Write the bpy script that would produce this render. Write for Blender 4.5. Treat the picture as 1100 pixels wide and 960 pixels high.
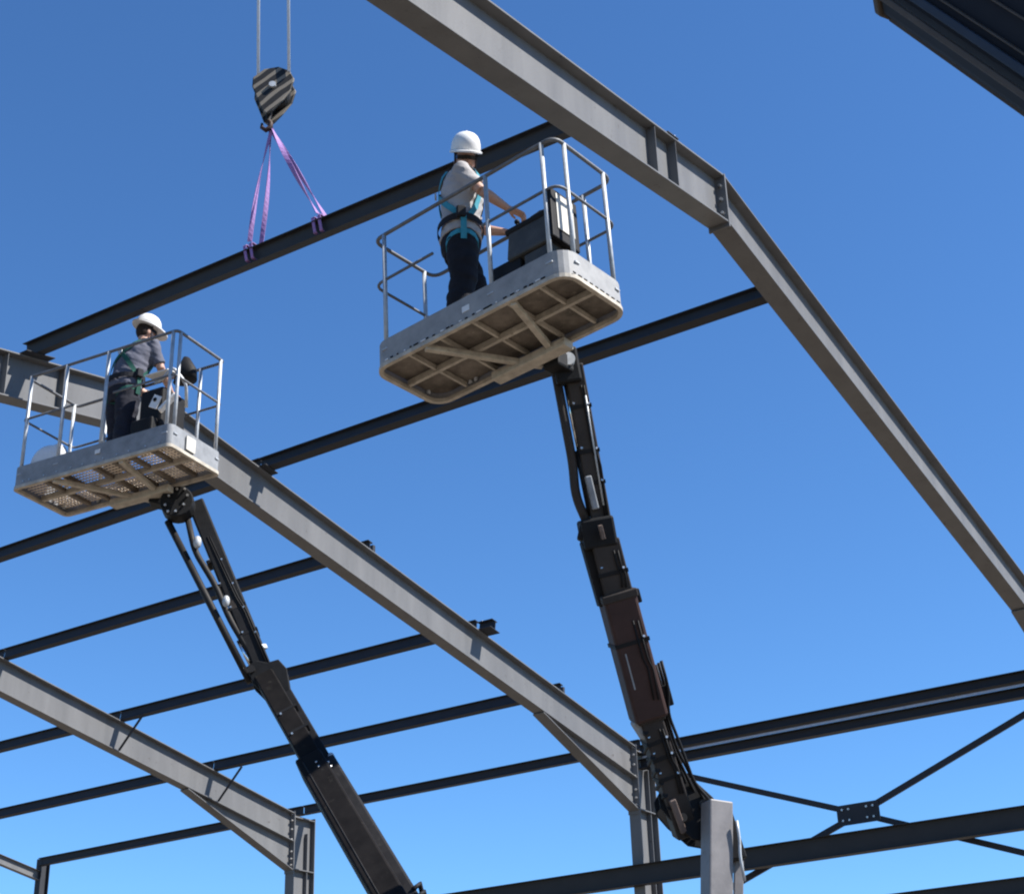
import bpy, bmesh, math, random
from mathutils import Vector, Matrix, noise
R = math.radians
random.seed(7)
for o in list(bpy.data.objects): bpy.data.objects.remove(o)
sc = bpy.context.scene
col = sc.collection

# ------------------------------------------------------------------ camera, sky, sun, exposure
cam = bpy.data.cameras.new('camera'); co = bpy.data.objects.new('camera', cam); col.objects.link(co)
cam.sensor_width = 36; cam.lens = 55.15; cam.clip_start = .1; cam.clip_end = 5000
cm = Matrix(((0.55506254, -0.34292178, -0.75783259), (-0.83120443, -0.26338274, -0.48962101), (-0.03169831, 0.90168408, -0.43123199)))
co.matrix_world = Matrix.Translation((-11.1946, -4.7995, 1.6)) @ cm.to_4x4()
sc.camera = co
SUN = Vector((.20, -.61, .77)).normalized()
w = bpy.data.worlds.new('World'); sc.world = w; w.use_nodes = True
nt = w.node_tree; bg = nt.nodes['Background']
sky = nt.nodes.new('ShaderNodeTexSky'); sky.sky_type = 'NISHITA'; sky.sun_disc = False
sky.sun_elevation = math.asin(SUN.z); sky.sun_rotation = math.atan2(SUN.x, SUN.y)
sky.air_density = 1.0; sky.dust_density = 0; sky.ozone_density = 10; sky.altitude = 0
gm = nt.nodes.new('ShaderNodeGamma'); gm.inputs[1].default_value = 1.15
nt.links.new(sky.outputs[0], gm.inputs[0]); wb = nt.nodes.new('ShaderNodeMix'); wb.data_type = 'RGBA'; wb.blend_type = 'MULTIPLY'; wb.inputs[0].default_value = 1
wb.inputs[7].default_value = (.95, 1.09, 1.07, 1)          # overall hue of the clear sky
nt.links.new(gm.outputs[0], wb.inputs[6]); nt.links.new(wb.outputs[2], bg.inputs[0]); bg.inputs[1].default_value = .065
sl = bpy.data.lights.new('sun', 'SUN'); sl.energy = 5.0; sl.angle = R(.5); sl.color = (1, .955, .89)
so = bpy.data.objects.new('sun', sl); col.objects.link(so); so.rotation_euler = SUN.to_track_quat('Z', 'Y').to_euler()
so.location = (0, -40, 50)
sc.view_settings.view_transform = 'Standard'; sc.view_settings.look = 'None'
sc.view_settings.exposure = 1.157; sc.view_settings.gamma = 1; sc.view_settings.use_curve_mapping = False
sc.render.engine = 'CYCLES'; sc.cycles.filter_width = 2.1      # soft, like the phone picture

# ------------------------------------------------------------------ materials
def mat(name, c, rough=.5, metal=0, var=.12, scale=6, bump=0, bscale=40, streak=False, spots=None, spec=None, c2=None, c2amt=.5):
    m = bpy.data.materials.new(name); m.use_nodes = True; n = m.node_tree.nodes; l = m.node_tree.links
    b = n['Principled BSDF']; b.inputs['Roughness'].default_value = rough; b.inputs['Metallic'].default_value = metal
    if spec is None: spec = .18 if max(c) < .13 and not metal else .35
    if spec is not None: b.inputs['Specular IOR Level'].default_value = spec
    tc = n.new('ShaderNodeTexCoord'); mp = n.new('ShaderNodeMapping'); l.new(tc.outputs['Object'], mp.inputs[0])
    if streak: mp.inputs['Scale'].default_value = (1, 1, .15)
    nz = n.new('ShaderNodeTexNoise'); nz.inputs['Scale'].default_value = scale; nz.inputs['Detail'].default_value = 6
    nz.inputs['Roughness'].default_value = .65
    l.new(mp.outputs[0], nz.inputs['Vector'])
    r = n.new('ShaderNodeValToRGB'); r.color_ramp.elements[0].position = .3; r.color_ramp.elements[1].position = .7
    lo = [x * (1 - var) for x in c]; hi = [min(1, x * (1 + var)) for x in c]
    if c2: lo = [a * (1 - c2amt) + b_ * c2amt for a, b_ in zip(c, c2)]
    r.color_ramp.elements[0].color = (*lo, 1); r.color_ramp.elements[1].color = (*hi, 1)
    l.new(nz.outputs['Fac'], r.inputs[0]); l.new(r.outputs[0], b.inputs['Base Color'])
    if spots:                          # scuffs, grime and rust specks of the paint itself
        n3 = n.new('ShaderNodeTexNoise'); n3.inputs['Scale'].default_value = 11; n3.inputs['Detail'].default_value = 9; n3.inputs['Roughness'].default_value = .75
        l.new(tc.outputs['Object'], n3.inputs['Vector']); r3 = n.new('ShaderNodeValToRGB'); r3.color_ramp.elements[0].position = .60; r3.color_ramp.elements[1].position = .72
        l.new(n3.outputs['Fac'], r3.inputs[0]); mx_ = n.new('ShaderNodeMix'); mx_.data_type = 'RGBA'; mx_.inputs[7].default_value = (*spots, 1)
        l.new(r3.outputs[0], mx_.inputs[0]); l.new(r.outputs[0], mx_.inputs[6]); l.new(mx_.outputs[2], b.inputs['Base Color'])
    rr = n.new('ShaderNodeMapRange'); rr.inputs['To Min'].default_value = max(0, rough - .1); rr.inputs['To Max'].default_value = min(1, rough + .12)
    l.new(nz.outputs['Fac'], rr.inputs[0]); l.new(rr.outputs[0], b.inputs['Roughness'])
    if bump:
        n2 = n.new('ShaderNodeTexNoise'); n2.inputs['Scale'].default_value = bscale; n2.inputs['Detail'].default_value = 4
        l.new(tc.outputs['Object'], n2.inputs['Vector'])
        bp = n.new('ShaderNodeBump'); bp.inputs['Strength'].default_value = bump; bp.inputs['Distance'].default_value = .01
        l.new(n2.outputs['Fac'], bp.inputs['Height']); l.new(bp.outputs[0], b.inputs['Normal'])
    return m
M = {}
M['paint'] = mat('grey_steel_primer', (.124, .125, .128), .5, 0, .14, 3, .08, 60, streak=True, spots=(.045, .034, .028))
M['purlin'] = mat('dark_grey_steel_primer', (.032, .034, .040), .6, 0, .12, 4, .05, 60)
M['rail_steel'] = mat('dark_rail_steel_primer', (.034, .034, .036), .6, 0, .12, 4)
M['bolt'] = mat('zinc_bolt', (.55, .55, .55), .35, .8, .1, 20)
M['galv_shaded'] = mat('shaded_galvanised_tube', (.12, .125, .135), .55, .1, .25, 18)  # galvanised tube with a darker colour for the rails in shade
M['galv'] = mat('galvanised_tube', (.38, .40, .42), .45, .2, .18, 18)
M['galv_plate'] = mat('galvanised_sheet', (.20, .21, .225), .6, 0, .25, 7, .1, 30)
M['galv_light'] = mat('pale_galvanised_sheet', (.24, .24, .24), .6, 0, .2, 7, .1, 30)
M['under'] = mat('dusty_underside_steel', (.38, .345, .29), .65, 0, .3, 9, .15, 40, spots=(.12, .09, .06))
M['floor'] = mat('aluminium_floor_sheet', (.14, .12, .10), .65, 0, .5, 7, .2, 25, spots=(.34, .30, .25))
M['grate'] = mat('perforated_floor_steel', (.68, .59, .48), .6, 0, .3, 9)
M['rusty'] = mat('brown_link_paint', (.13, .095, .08), .6, 0, .3, 9)
M['boom_dark'] = mat('near_black_boom_paint', (.010, .0088, .0085), .65, 0, .35, 5, .05, 30, spec=.08, spots=(.03, .027, .023))
M['black'] = mat('black_machine_paint', (.009, .009, .010), .65, 0, .3, 9, .1, 30)
M['boom'] = mat('dark_boom_paint', (.017, .016, .016), .6, 0, .35, 5, .05, 30, spots=(.05, .045, .04))
M['boom_red'] = mat('dark_reddish_boom_paint', (.045, .025, .022), .6, 0, .3, 3, .05, 30)
M['boom_brown'] = mat('dark_brown_boom_paint', (.034, .028, .025), .6, 0, .3, 4, .05, 30)
M['riser'] = mat('pale_grey_riser_paint', (.175, .165, .165), .5, 0, .16, 7, .08, 25, spots=(.07, .06, .055))
M['chrome'] = mat('chrome_rod', (.75, .78, .8), .12, 1, .03, 8)
M['white'] = mat('white_paint', (.6, .6, .6), .45, 0, .05, 8)
M['cream'] = mat('cream_panel', (.5, .48, .43), .45, 0, .06, 8)
M['console'] = mat('dark_grey_console', (.055, .055, .053), .5, 0, .25, 8, .05, 40)
M['shirt_light'] = mat('light_grey_cotton', (.31, .30, .305), .9, 0, .1, 9, .5, 14)
M['shirt_dark'] = mat('blue_grey_cotton', (.095, .098, .125), .9, 0, .14, 9, .5, 14)
M['trousers'] = mat('black_work_trousers', (.012, .012, .016), .85, 0, .3, 10, .5, 14)
M['trousers2'] = mat('navy_work_trousers', (.018, .019, .028), .85, 0, .3, 10, .5, 14)
M['skin'] = mat('skin', (.43, .255, .19), .5, 0, .1, 20)
M['hair'] = mat('dark_hair', (.03, .02, .016), .7, 0, .3, 60, .6, 120)
M['helmet'] = mat('white_helmet_shell', (.62, .63, .63), .35, 0, .03, 5)
M['boot'] = mat('grey_brown_leather', (.10, .085, .075), .7, 0, .3, 15)
M['teal'] = mat('teal_webbing', (.03, .22, .30), .75, 0, .2, 25)
M['green'] = mat('dark_green_webbing', (.015, .07, .055), .75, 0, .2, 25)
M['blackweb'] = mat('black_webbing', (.015, .016, .02), .75, 0, .2, 25)
M['sling'] = mat('violet_lifting_webbing', (.25, .14, .33), .75, 0, .2, 25, .3, 60)
M['rope'] = mat('steel_wire_rope', (.55, .60, .68), .5, .1, .2, 60)
M['crane'] = mat('dark_crane_boom_paint', (.014, .014, .017), .6, 0, .2, 3)
M['crane_blue'] = mat('blue_grey_boom_edge', (.030, .040, .058), .6, 0, .2, 3)
M['crane_brown'] = mat('brown_grey_boom_edge', (.07, .058, .048), .6, 0, .2, 3)
M['tyre'] = mat('tyre_rubber', (.02, .02, .02), .85, 0, .2, 12)
M['glass'] = mat('dark_glasses', (.01, .01, .01), .1, 0, .1, 12)
M['bag'] = mat('white_plastic_sack', (.6, .6, .62), .55, 0, .05, 8, .6, 12)
# diagonal hazard stripes of the hook block: real paint
def stripe_mat():
    m = mat('striped_hook_block_paint', (.5, .5, .5), .55, 0, .1, 20); n = m.node_tree.nodes; l = m.node_tree.links
    b = n['Principled BSDF']; wv = n.new('ShaderNodeTexWave'); wv.wave_type = 'BANDS'; wv.bands_direction = 'X'
    wv.inputs['Scale'].default_value = 3.1; wv.inputs['Distortion'].default_value = 1.6; wv.inputs['Detail'].default_value = 2
    mp = n.new('ShaderNodeMapping'); mp.inputs['Rotation'].default_value = (0, R(-38), 0)
    tc = n.new('ShaderNodeTexCoord'); l.new(tc.outputs['Object'], mp.inputs[0]); l.new(mp.outputs[0], wv.inputs['Vector'])
    r = n.new('ShaderNodeValToRGB'); r.color_ramp.elements[0].position = .58; r.color_ramp.elements[1].position = .72
    r.color_ramp.elements[0].color = (.006, .0055, .005, 1); r.color_ramp.elements[1].color = (.15, .13, .105, 1)
    l.new(wv.outputs['Fac'], r.inputs[0]); l.new(r.outputs[0], b.inputs['Base Color']); return m
M['stripe'] = stripe_mat()
def ground_mat():
    m = mat('dry_sandy_ground', (.15, .125, .097), .95, 0, .3, .35, .6, 6)
    return m
M['ground'] = ground_mat()

# ------------------------------------------------------------------ mesh helpers
class MB:
    def __init__(s): s.bm = bmesh.new()
    def mesh(s, vs, fs):
        v = [s.bm.verts.new(p) for p in vs]
        for f in fs:
            try: s.bm.faces.new([v[i] for i in f])
            except ValueError: pass
        return s
    def box(s, c, size, rot=None):
        c = Vector(c); hx, hy, hz = size[0] / 2, size[1] / 2, size[2] / 2
        vs = [Vector((x, y, z)) for x in (-hx, hx) for y in (-hy, hy) for z in (-hz, hz)]
        if rot is not None: vs = [rot @ v for v in vs]
        return s.mesh([v + c for v in vs], [(0, 1, 3, 2), (4, 6, 7, 5), (0, 4, 5, 1), (2, 3, 7, 6), (0, 2, 6, 4), (1, 5, 7, 3)])
    def prism(s, prof, a, b, xdir, ydir):
        """extrude 2D profile (list of (x,y)) from a to b"""
        a, b, X, Y = Vector(a), Vector(b), Vector(xdir), Vector(ydir); n = len(prof)
        vs = [a + X * p[0] + Y * p[1] for p in prof] + [b + X * p[0] + Y * p[1] for p in prof]
        return s.mesh(vs, [tuple(range(n))[::-1], tuple(range(n, 2 * n))] + [(i, (i + 1) % n, n + (i + 1) % n, n + i) for i in range(n)])
    def beam(s, a, b, up, wd, hg):
        """box member from a to b; wd sideways, hg along up"""
        a, b = Vector(a), Vector(b); d = (b - a).normalized(); up = Vector(up); up = (up - d * up.dot(d)).normalized(); sd = d.cross(up)
        return s.prism([(-wd / 2, -hg / 2), (wd / 2, -hg / 2), (wd / 2, hg / 2), (-wd / 2, hg / 2)], a, b, sd, up)
    def tube(s, pts, r, seg=10, closed=False):
        pts = [Vector(p) for p in pts]; n = len(pts); rs = r if isinstance(r, (list, tuple)) else [r] * n
        rings = []; prev = None
        for i, p in enumerate(pts):
            if closed: t = (pts[(i + 1) % n] - pts[i - 1]).normalized()
            else: t = (pts[min(i + 1, n - 1)] - pts[max(i - 1, 0)]).normalized()
            if prev is None:
                ref = Vector((0, 0, 1)) if abs(t.z) < .9 else Vector((1, 0, 0)); u = t.cross(ref).normalized()
            else: u = (prev - t * prev.dot(t)).normalized()
            prev = u; v = t.cross(u)
            rings.append([s.bm.verts.new(p + (u * math.cos(2 * math.pi * k / seg) + v * math.sin(2 * math.pi * k / seg)) * rs[i]) for k in range(seg)])
        m = n if closed else n - 1
        for i in range(m):
            A, B = rings[i], rings[(i + 1) % n]
            for k in range(seg): s.bm.faces.new((A[k], A[(k + 1) % seg], B[(k + 1) % seg], B[k]))
        if not closed: s.bm.faces.new(rings[0][::-1]); s.bm.faces.new(rings[-1])
        return s
    def cyl(s, a, b, r, seg=16): return s.tube([a, b], r, seg)
    def ribbon(s, pts, nrm, wd, th=.004):
        """flat strap along pts; nrm = outward normal per point"""
        pts = [Vector(p) for p in pts]; n = len(pts); rings = []
        ws = wd if isinstance(wd, (list, tuple)) else [wd] * n
        for i, p in enumerate(pts):
            t = (pts[min(i + 1, n - 1)] - pts[max(i - 1, 0)]).normalized(); N = Vector(nrm[i]); N = (N - t * N.dot(t)).normalized(); S = t.cross(N)
            rings.append([s.bm.verts.new(p + S * x * ws[i] / 2 + N * y * th) for x, y in ((-1, 0), (1, 0), (1, 1), (-1, 1))])
        for i in range(n - 1):
            A, B = rings[i], rings[i + 1]
            for k in range(4): s.bm.faces.new((A[k], A[(k + 1) % 4], B[(k + 1) % 4], B[k]))
        s.bm.faces.new(rings[0][::-1]); s.bm.faces.new(rings[-1]); return s
    def ell(s, c, r, rot=None, seg=24, rings=14):
        g = bmesh.ops.create_uvsphere(s.bm, u_segments=seg, v_segments=rings, radius=1)
        mt = Matrix.Translation(c) @ (rot.to_4x4() if rot is not None else Matrix()) @ Matrix.Diagonal((*r, 1))
        bmesh.ops.transform(s.bm, matrix=mt, verts=g['verts']); return s
    def loft(s, secs, seg=24):
        """secs: list of (centre, X axis vec, Y axis vec) ellipses"""
        rings = [[s.bm.verts.new(Vector(c) + Vector(X) * math.cos(2 * math.pi * k / seg) + Vector(Y) * math.sin(2 * math.pi * k / seg)) for k in range(seg)] for c, X, Y in secs]
        for A, B in zip(rings, rings[1:]):
            for k in range(seg): s.bm.faces.new((A[k], A[(k + 1) % seg], B[(k + 1) % seg], B[k]))
        s.bm.faces.new(rings[0][::-1]); s.bm.faces.new(rings[-1]); return s
    def xf(s, m):
        bmesh.ops.transform(s.bm, matrix=m, verts=s.bm.verts[:]); return s
    def build(s, name, m, parent=None, smooth=False, bevel=0, remesh=0, mats=None):
        bmesh.ops.recalc_face_normals(s.bm, faces=s.bm.faces[:])
        me = bpy.data.meshes.new(name); s.bm.to_mesh(me); s.bm.free()
        o = bpy.data.objects.new(name, me); col.objects.link(o); me.materials.append(m)
        if remesh:
            r = o.modifiers.new('r', 'REMESH'); r.mode = 'VOXEL'; r.voxel_size = remesh
            sm = o.modifiers.new('s', 'SMOOTH'); sm.factor = .5; sm.iterations = 4
            dg = bpy.context.evaluated_depsgraph_get(); dg.update()
            me2 = bpy.data.meshes.new_from_object(o.evaluated_get(dg)); me2.name = name
            o.modifiers.clear(); o.data = me2; smooth = True
            if not me2.materials: me2.materials.append(m)
            me = me2
        if bevel:
            b = o.modifiers.new('bevel', 'BEVEL'); b.width = bevel; b.segments = 2; b.limit_method = 'ANGLE'; b.angle_limit = R(40)
        if smooth:
            for p in me.polygons: p.use_smooth = True
        if parent: o.parent = parent
        return o
def tag(o, label=None, cat=None, group=None, kind=None):
    if label: o['label'] = label
    if cat: o['category'] = cat
    if group: o['group'] = group
    if kind: o['kind'] = kind
    return o
def empty(name, loc=(0, 0, 0), rot=None, parent=None):
    o = bpy.data.objects.new(name, None); col.objects.link(o); o.empty_display_size = .3
    o.matrix_world = Matrix.Translation(loc) @ (rot.to_4x4() if rot is not None else Matrix())
    if parent: o.parent = parent
    return o
def keep(o, parent):
    o.parent = parent; o.matrix_parent_inverse = parent.matrix_world.inverted(); return o
def iprof(b, h, tf, tw):
    """I profile: x = flange width direction, y = depth; origin at the bottom centre"""
    B, T = b / 2, tw / 2
    return [(-B, 0), (B, 0), (B, tf), (T, tf), (T, h - tf), (B, h - tf), (B, h), (-B, h), (-B, h - tf), (-T, h - tf), (-T, tf), (-B, tf)]

# ------------------------------------------------------------------ ground
g = MB()
N = 60; half = 600
for i in range(N + 1):
    for j in range(N + 1):
        x = half * (2 * i / N - 1); y = half * (2 * j / N - 1)
        x = x * abs(x / half) ** .8; y = y * abs(y / half) ** .8
        g.bm.verts.new((x, y, -.03 + .025 * noise.noise(Vector((x * .15, y * .15, 0)))))
g.bm.verts.ensure_lookup_table()
for i in range(N):
    for j in range(N):
        a = i * (N + 1) + j; g.bm.faces.new([g.bm.verts[k] for k in (a, a + N + 1, a + N + 2, a + 1)])
tag(g.build('ground', M['ground']), kind='structure')

# ------------------------------------------------------------------ portal frames
BAY = 7.2; PITCH = R(10.237); TP = math.tan(PITCH); CP = math.cos(PITCH); SP = math.sin(PITCH)
ZA = 9.522; D = .515; FB = .20; VD = D / CP; XI = 10.745; XO = 11.33
def zbot(x): return ZA - abs(x) * TP
def ztop(x): return ZA + VD - abs(x) * TP
def rafter(sg, y, root):
    yc = y + FB / 2; m = MB()
    tf, tw = .018, .011
    def strip(z0off, z1off, hw):       # a plate between two lines parallel to the slope, plumb cut at both ends
        x0, x1 = .012 * sg, (XI - .012) * sg
        vs = []
        for x in (x0, x1):
            for yy in (yc - hw, yc + hw):
                for zo in (z0off, z1off): vs.append((x, yy, zbot(x) + zo))
        m.mesh(vs, [(0, 1, 3, 2), (4, 6, 7, 5), (0, 4, 5, 1), (2, 3, 7, 6), (0, 2, 6, 4), (1, 5, 7, 3)])
    strip(0, tf, FB / 2); strip(VD - tf, VD, FB / 2); strip(tf, VD - tf, tw / 2)
    m.build('rafter', M['paint'], root, bevel=.003)
    # haunch: tapered web with its own bottom flange
    h = MB(); xa, xb = 8.0 * sg, (XI - .012) * sg; za = zbot(8.0); zb = 7.09
    t = tw / 2
    zt = zbot(XI - .012)
    vs = [(xa, yc - t, za - .001), (xb, yc - t, zt - .001), (xb, yc - t, zb), (xa, yc + t, za - .001), (xb, yc + t, zt - .001), (xb, yc + t, zb)]
    h.mesh(vs, [(0, 1, 2), (3, 5, 4), (0, 3, 4, 1), (1, 4, 5, 2), (2, 5, 3, 0)])
    B = FB / 2
    dx = (Vector((xb, 0, zb)) - Vector((xa, 0, za))).normalized(); nn = Vector((-dx.z, 0, dx.x)); nn = nn if nn.z > 0 else -nn
    a = Vector((xa, yc, za - .012)); b = Vector((xb, yc, zb - .002))
    h.prism([(-B, -.017), (B, -.017), (B, 0), (-B, 0)], a, b, (0, 1, 0), nn)
    h.build('haunch', M['paint'], root, bevel=.003)
def frame(y, label, stub=(), tiny=(), web_plates=(), knees=()):
    root = empty('portal_frame', (0, y, 0)); y = 0
    yc = y + FB / 2; B = FB / 2
    for sg in (1, -1):
        rafter(sg, 0, root)
        xo, xi = XO * sg, XI * sg; zt = ztop(XI) - .02
        m = MB(); tf, tw = .018, .011; xm = (xo + xi) / 2
        m.box(((xi + tf / 2 * sg), yc, zt / 2), (tf, FB, zt)); m.box(((xo - tf / 2 * sg), yc, zt / 2), (tf, FB, zt))
        m.box((xm, yc, zt / 2), (abs(xo - xi) - 2 * tf, tw, zt))
        m.build('column', M['paint'], root, bevel=.003)
        wl = abs(xo - xi) - 2 * tf - .006
        for zz in (7.10, zt - .05):
            MB().box((xm, yc - B / 2 - tw / 4, zz), (wl, B - .012, .016)).build('web_plate', M['paint'], root)
            MB().box((xm, yc + B / 2 + tw / 4, zz), (wl, B - .012, .016)).build('web_plate', M['paint'], root)
        MB().box((xm + .10 * sg, yc - .045, zt / 2 - .1), (.012, .075, zt - .4)).build('dark_line_rib', M['paint'], root)  # rib added so its unlit side draws the dark line on the web
        # end plate between the haunched rafter and the column, with bolts
        e = MB(); e.box((xi - .0065 * sg, yc, (zt + 7.03) / 2 + .02), (.011, FB + .02, zt - 7.03 + .06)); e.build('end_plate', M['paint'], root, bevel=.002)
        for zz in (7.16, 7.27, 7.40, 7.62, 7.80, 7.96, 8.08):
            for dy in (-.065, .065):
                MB().cyl((xi - .012 * sg, yc + dy, zz), (xi - .052 * sg, yc + dy, zz), .017, 6).build('bolt', M['bolt'], root)
        MB().box((xm, yc, .012), (.75, .34, .024)).build('base_plate', M['paint'], root)
    ap = MB(); ap.box((0, yc, ZA + VD / 2 - .02), (.022, FB + .012, VD + .05)); ap.build('apex_plate', M['paint'], root, bevel=.002)
    for zz in (.10, .25, .40):
        for dy in (-.06, .06): MB().cyl((-.045, yc + dy, ZA + zz), (.045, yc + dy, ZA + zz), .016, 6).build('bolt', M['bolt'], root)
    X = Vector((CP, 0, -SP)); Nn = Vector((SP, 0, CP))
    for x, ln, wd, fin in stub:            # projecting purlin stubs waiting for the next bay
        sg = 1 if x > 0 else -1; X = Vector((CP, 0, -SP * sg)); Nn = Vector((SP * sg, 0, CP))
        p = Vector((x, yc, ztop(x) + .002)); m = MB()
        m.prism([(-wd, 0), (wd, 0), (wd, .012), (-wd, .012)], p + Vector((0, -B - ln, 0)), p + Vector((0, B + .02, 0)), X, Nn)
        if fin: m.prism([(-.006, .013), (.006, .013), (.006, .15), (-.006, .15)], p + Vector((0, -B - ln, 0)), p + Vector((0, -.02, 0)), X, Nn)
        if fin: m.prism([(-wd * .55, .151), (wd * .55, .151), (wd * .55, .161), (-wd * .55, .161)], p + Vector((0, -B - ln * .9, 0)), p + Vector((0, -.02, 0)), X, Nn)
        br = m.build('purlin_bracket', M['purlin'], root, bevel=.003)
        b = MB()
        q = p + Nn * (.163 if fin else .013) + Vector((0, -B * .6, 0)) + X * (0 if fin else wd * .8); b.cyl(q, q + Nn * .03, .03, 6)
        b.build('bolt_head', M['bolt'], br)
    for x in web_plates:                   # plates added to stand in for shadow stripes; the farthest out is a stiffener
        MB().box((x, yc - .048, zbot(x) + VD / 2), (.005, .084, VD - .045)).build('web_plate', M['paint'], root)
    for x in tiny:
        p = Vector((x, y + .04, ztop(x) + .002)); m = MB()
        m.box(p + Vector((0, 0, .05)), (.05, .05, .10)); m.build('cleat', M['purlin'], root)
    for x in knees:                   # fly braces from the bottom flange up to the purlin
        a = Vector((x + .03, y + .02, zbot(x) + .03)); b = Vector((x + .03, y - .50, ztop(x) + .03))
        MB().beam(a, b, (1, 0, 0), .028, .028).build('fly_brace', M['purlin'], root)
    return tag(root, label, 'steel frame', 'portal frames of the steel hall')
def gable(y, label):
    root = empty('portal_frame', (0, y, 0)); yc = FB / 2
    for sg in (1, -1):
        xo = XO * sg; zt = 8.29
        X = Vector((CP * sg, 0, -SP)); Nn = Vector((SP * sg, 0, CP))
        MB().prism(iprof(.12, .19, .010, .007), (.01 * sg, yc, ztop(0) - .19), ((XO - .22) * sg, yc, ztop(XO - .22) - .19), (0, 1, 0), Nn).build('rafter', M['paint'], root, bevel=.002)
        MB().prism(iprof(.16, .23, .012, .008), (xo - .23 * sg, yc, 0), (xo - .23 * sg, yc, zt), (0, 1, 0), (sg, 0, 0)).build('column', M['purlin'], root, bevel=.002)
        MB().box((xo - .115 * sg, yc, .012), (.36, .3, .024)).build('base_plate', M['paint'], root)
    MB().box((0, yc, ztop(0) - .1), (.018, .14, .24)).build('apex_plate', M['paint'], root)
    return tag(root, label, 'steel frame', 'portal frames of the steel hall')
frame(0, 'nearest portal frame, wide grey rafter bending at its apex in the upper right', stub=((-1.02, .01, .10, 0),), web_plates=(-1.34, -.96))
frame(BAY, 'second portal frame, passing behind the left basket down to the column at lower centre', stub=((1.80, .1, .12, 0), (6.46, .20, .12, 1), (-1.8, .10, .19, 0)), tiny=(3.96, 8.62), web_plates=(-1.38, -2.12))
frame(2 * BAY, 'third portal frame, in the lower left, its haunched column just left of a boom', knees=(6.36, 8.72))
gable(3 * BAY, 'farthest portal frame, a thin rafter end and dark column in the bottom left corner')

# ------------------------------------------------------------------ purlins
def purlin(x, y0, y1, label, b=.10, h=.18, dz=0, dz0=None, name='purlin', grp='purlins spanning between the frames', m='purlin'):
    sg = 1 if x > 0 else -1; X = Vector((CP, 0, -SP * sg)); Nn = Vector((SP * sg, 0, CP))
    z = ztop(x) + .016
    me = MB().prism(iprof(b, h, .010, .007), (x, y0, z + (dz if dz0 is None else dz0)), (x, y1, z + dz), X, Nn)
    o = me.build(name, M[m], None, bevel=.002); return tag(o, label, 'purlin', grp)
g_ = .006
purlin(-1.8, .30, BAY + .12, 'dark purlin hanging in the violet lifting sling, passing behind both workers', b=.11, h=.165, dz=.005, dz0=-.07)
purlin(1.8, FB / 2, BAY + FB / 2 - g_, 'dark purlin passing under the right basket between the second and nearest frames', b=.12, h=.17)
purlin(1.8, BAY + FB / 2 + g_, 2 * BAY + FB / 2 - g_, 'dark purlin coming out below the left end of the left basket', b=.11, h=.18)
nm = {3.96: 'upper', 6.46: 'middle', 8.62: 'lowest'}
purlin(3.96, BAY + FB / 2, 2 * BAY + FB / 2 - g_, 'uppermost of the three purlins crossing behind the dark left boom')
purlin(6.42, BAY + FB / 2, 2 * BAY + FB / 2 - g_, 'middle one of the three purlins crossing behind the dark left boom')
purlin(8.66, BAY + FB / 2, 2 * BAY + FB / 2 - g_, 'lowest of the three purlins crossing behind the dark left boom')
purlin(6.42, 2 * BAY + FB / 2 + g_, 3 * BAY + FB / 2, 'upper of the two purlins visible below the third frame at the left edge')
purlin(8.66, 2 * BAY + FB / 2 + g_, 3 * BAY + FB / 2, 'lower of the two purlins visible below the third frame at the left edge')
purlin(3.96, 2 * BAY + FB / 2 + g_, 3 * BAY + FB / 2, 'dark purlin of the farthest bay, behind the top left end of the third frame rafter')
# eaves beams
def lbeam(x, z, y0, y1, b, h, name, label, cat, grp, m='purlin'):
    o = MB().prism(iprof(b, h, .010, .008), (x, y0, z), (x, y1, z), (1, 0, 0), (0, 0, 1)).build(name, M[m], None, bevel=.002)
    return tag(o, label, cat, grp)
eg = 'eaves beams joining the column heads'
XE = XO - .22
lbeam(XE, 8.14, BAY + FB / 2 + .01, 2 * BAY + FB / 2 - .01, .12, .16, 'eaves_beam', 'thin eaves beam between the second and third columns, crossing behind a boom', 'beam', eg)
lbeam(XE, 8.14, 2 * BAY + FB / 2 + .01, 3 * BAY + FB / 2 - .01, .12, .16, 'eaves_beam', 'thin eaves beam from the third column to the farthest column at lower left', 'beam', eg)
lbeam(XE - .08, 8.02, FB / 2 + .01, BAY + FB / 2 - .01, .16, .15, 'eaves_beam', 'upper of the two dark eaves beams running right from the second column', 'beam', eg)
lbeam(XE - .08, 7.79, FB / 2 + .01, BAY + FB / 2 - .01, .16, .15, 'eaves_beam', 'lower of the two dark eaves beams running right from the second column, pale top edge', 'beam', eg)
ep = MB().beam((XE - .165, FB + .01, 7.958), (XE - .165, BAY, 7.958), (0, 0, 1), .012, .03)  # strip added to draw the line of light along the gap
tag(ep.build('light_line_strip', M['galv'], None), 'thin pale strip added as a light line between the two dark eaves beams', 'light_line')
# side rails fixed to the inner faces of the columns
sg_ = 'heavy side rails across the columns'
lbeam(XI - .085, 5.90, -8, 3 * BAY + .2, .16, .31, 'side_rail', 'heavy dark side rail passing in front of the second column and behind the pale riser', 'beam', sg_, 'rail_steel')
lbeam(XI - .085, 5.06, -8, 3 * BAY + .2, .12, .22, 'side_rail', 'lower dark side rail, only its end visible in the bottom right corner', 'beam', sg_, 'rail_steel')
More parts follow.
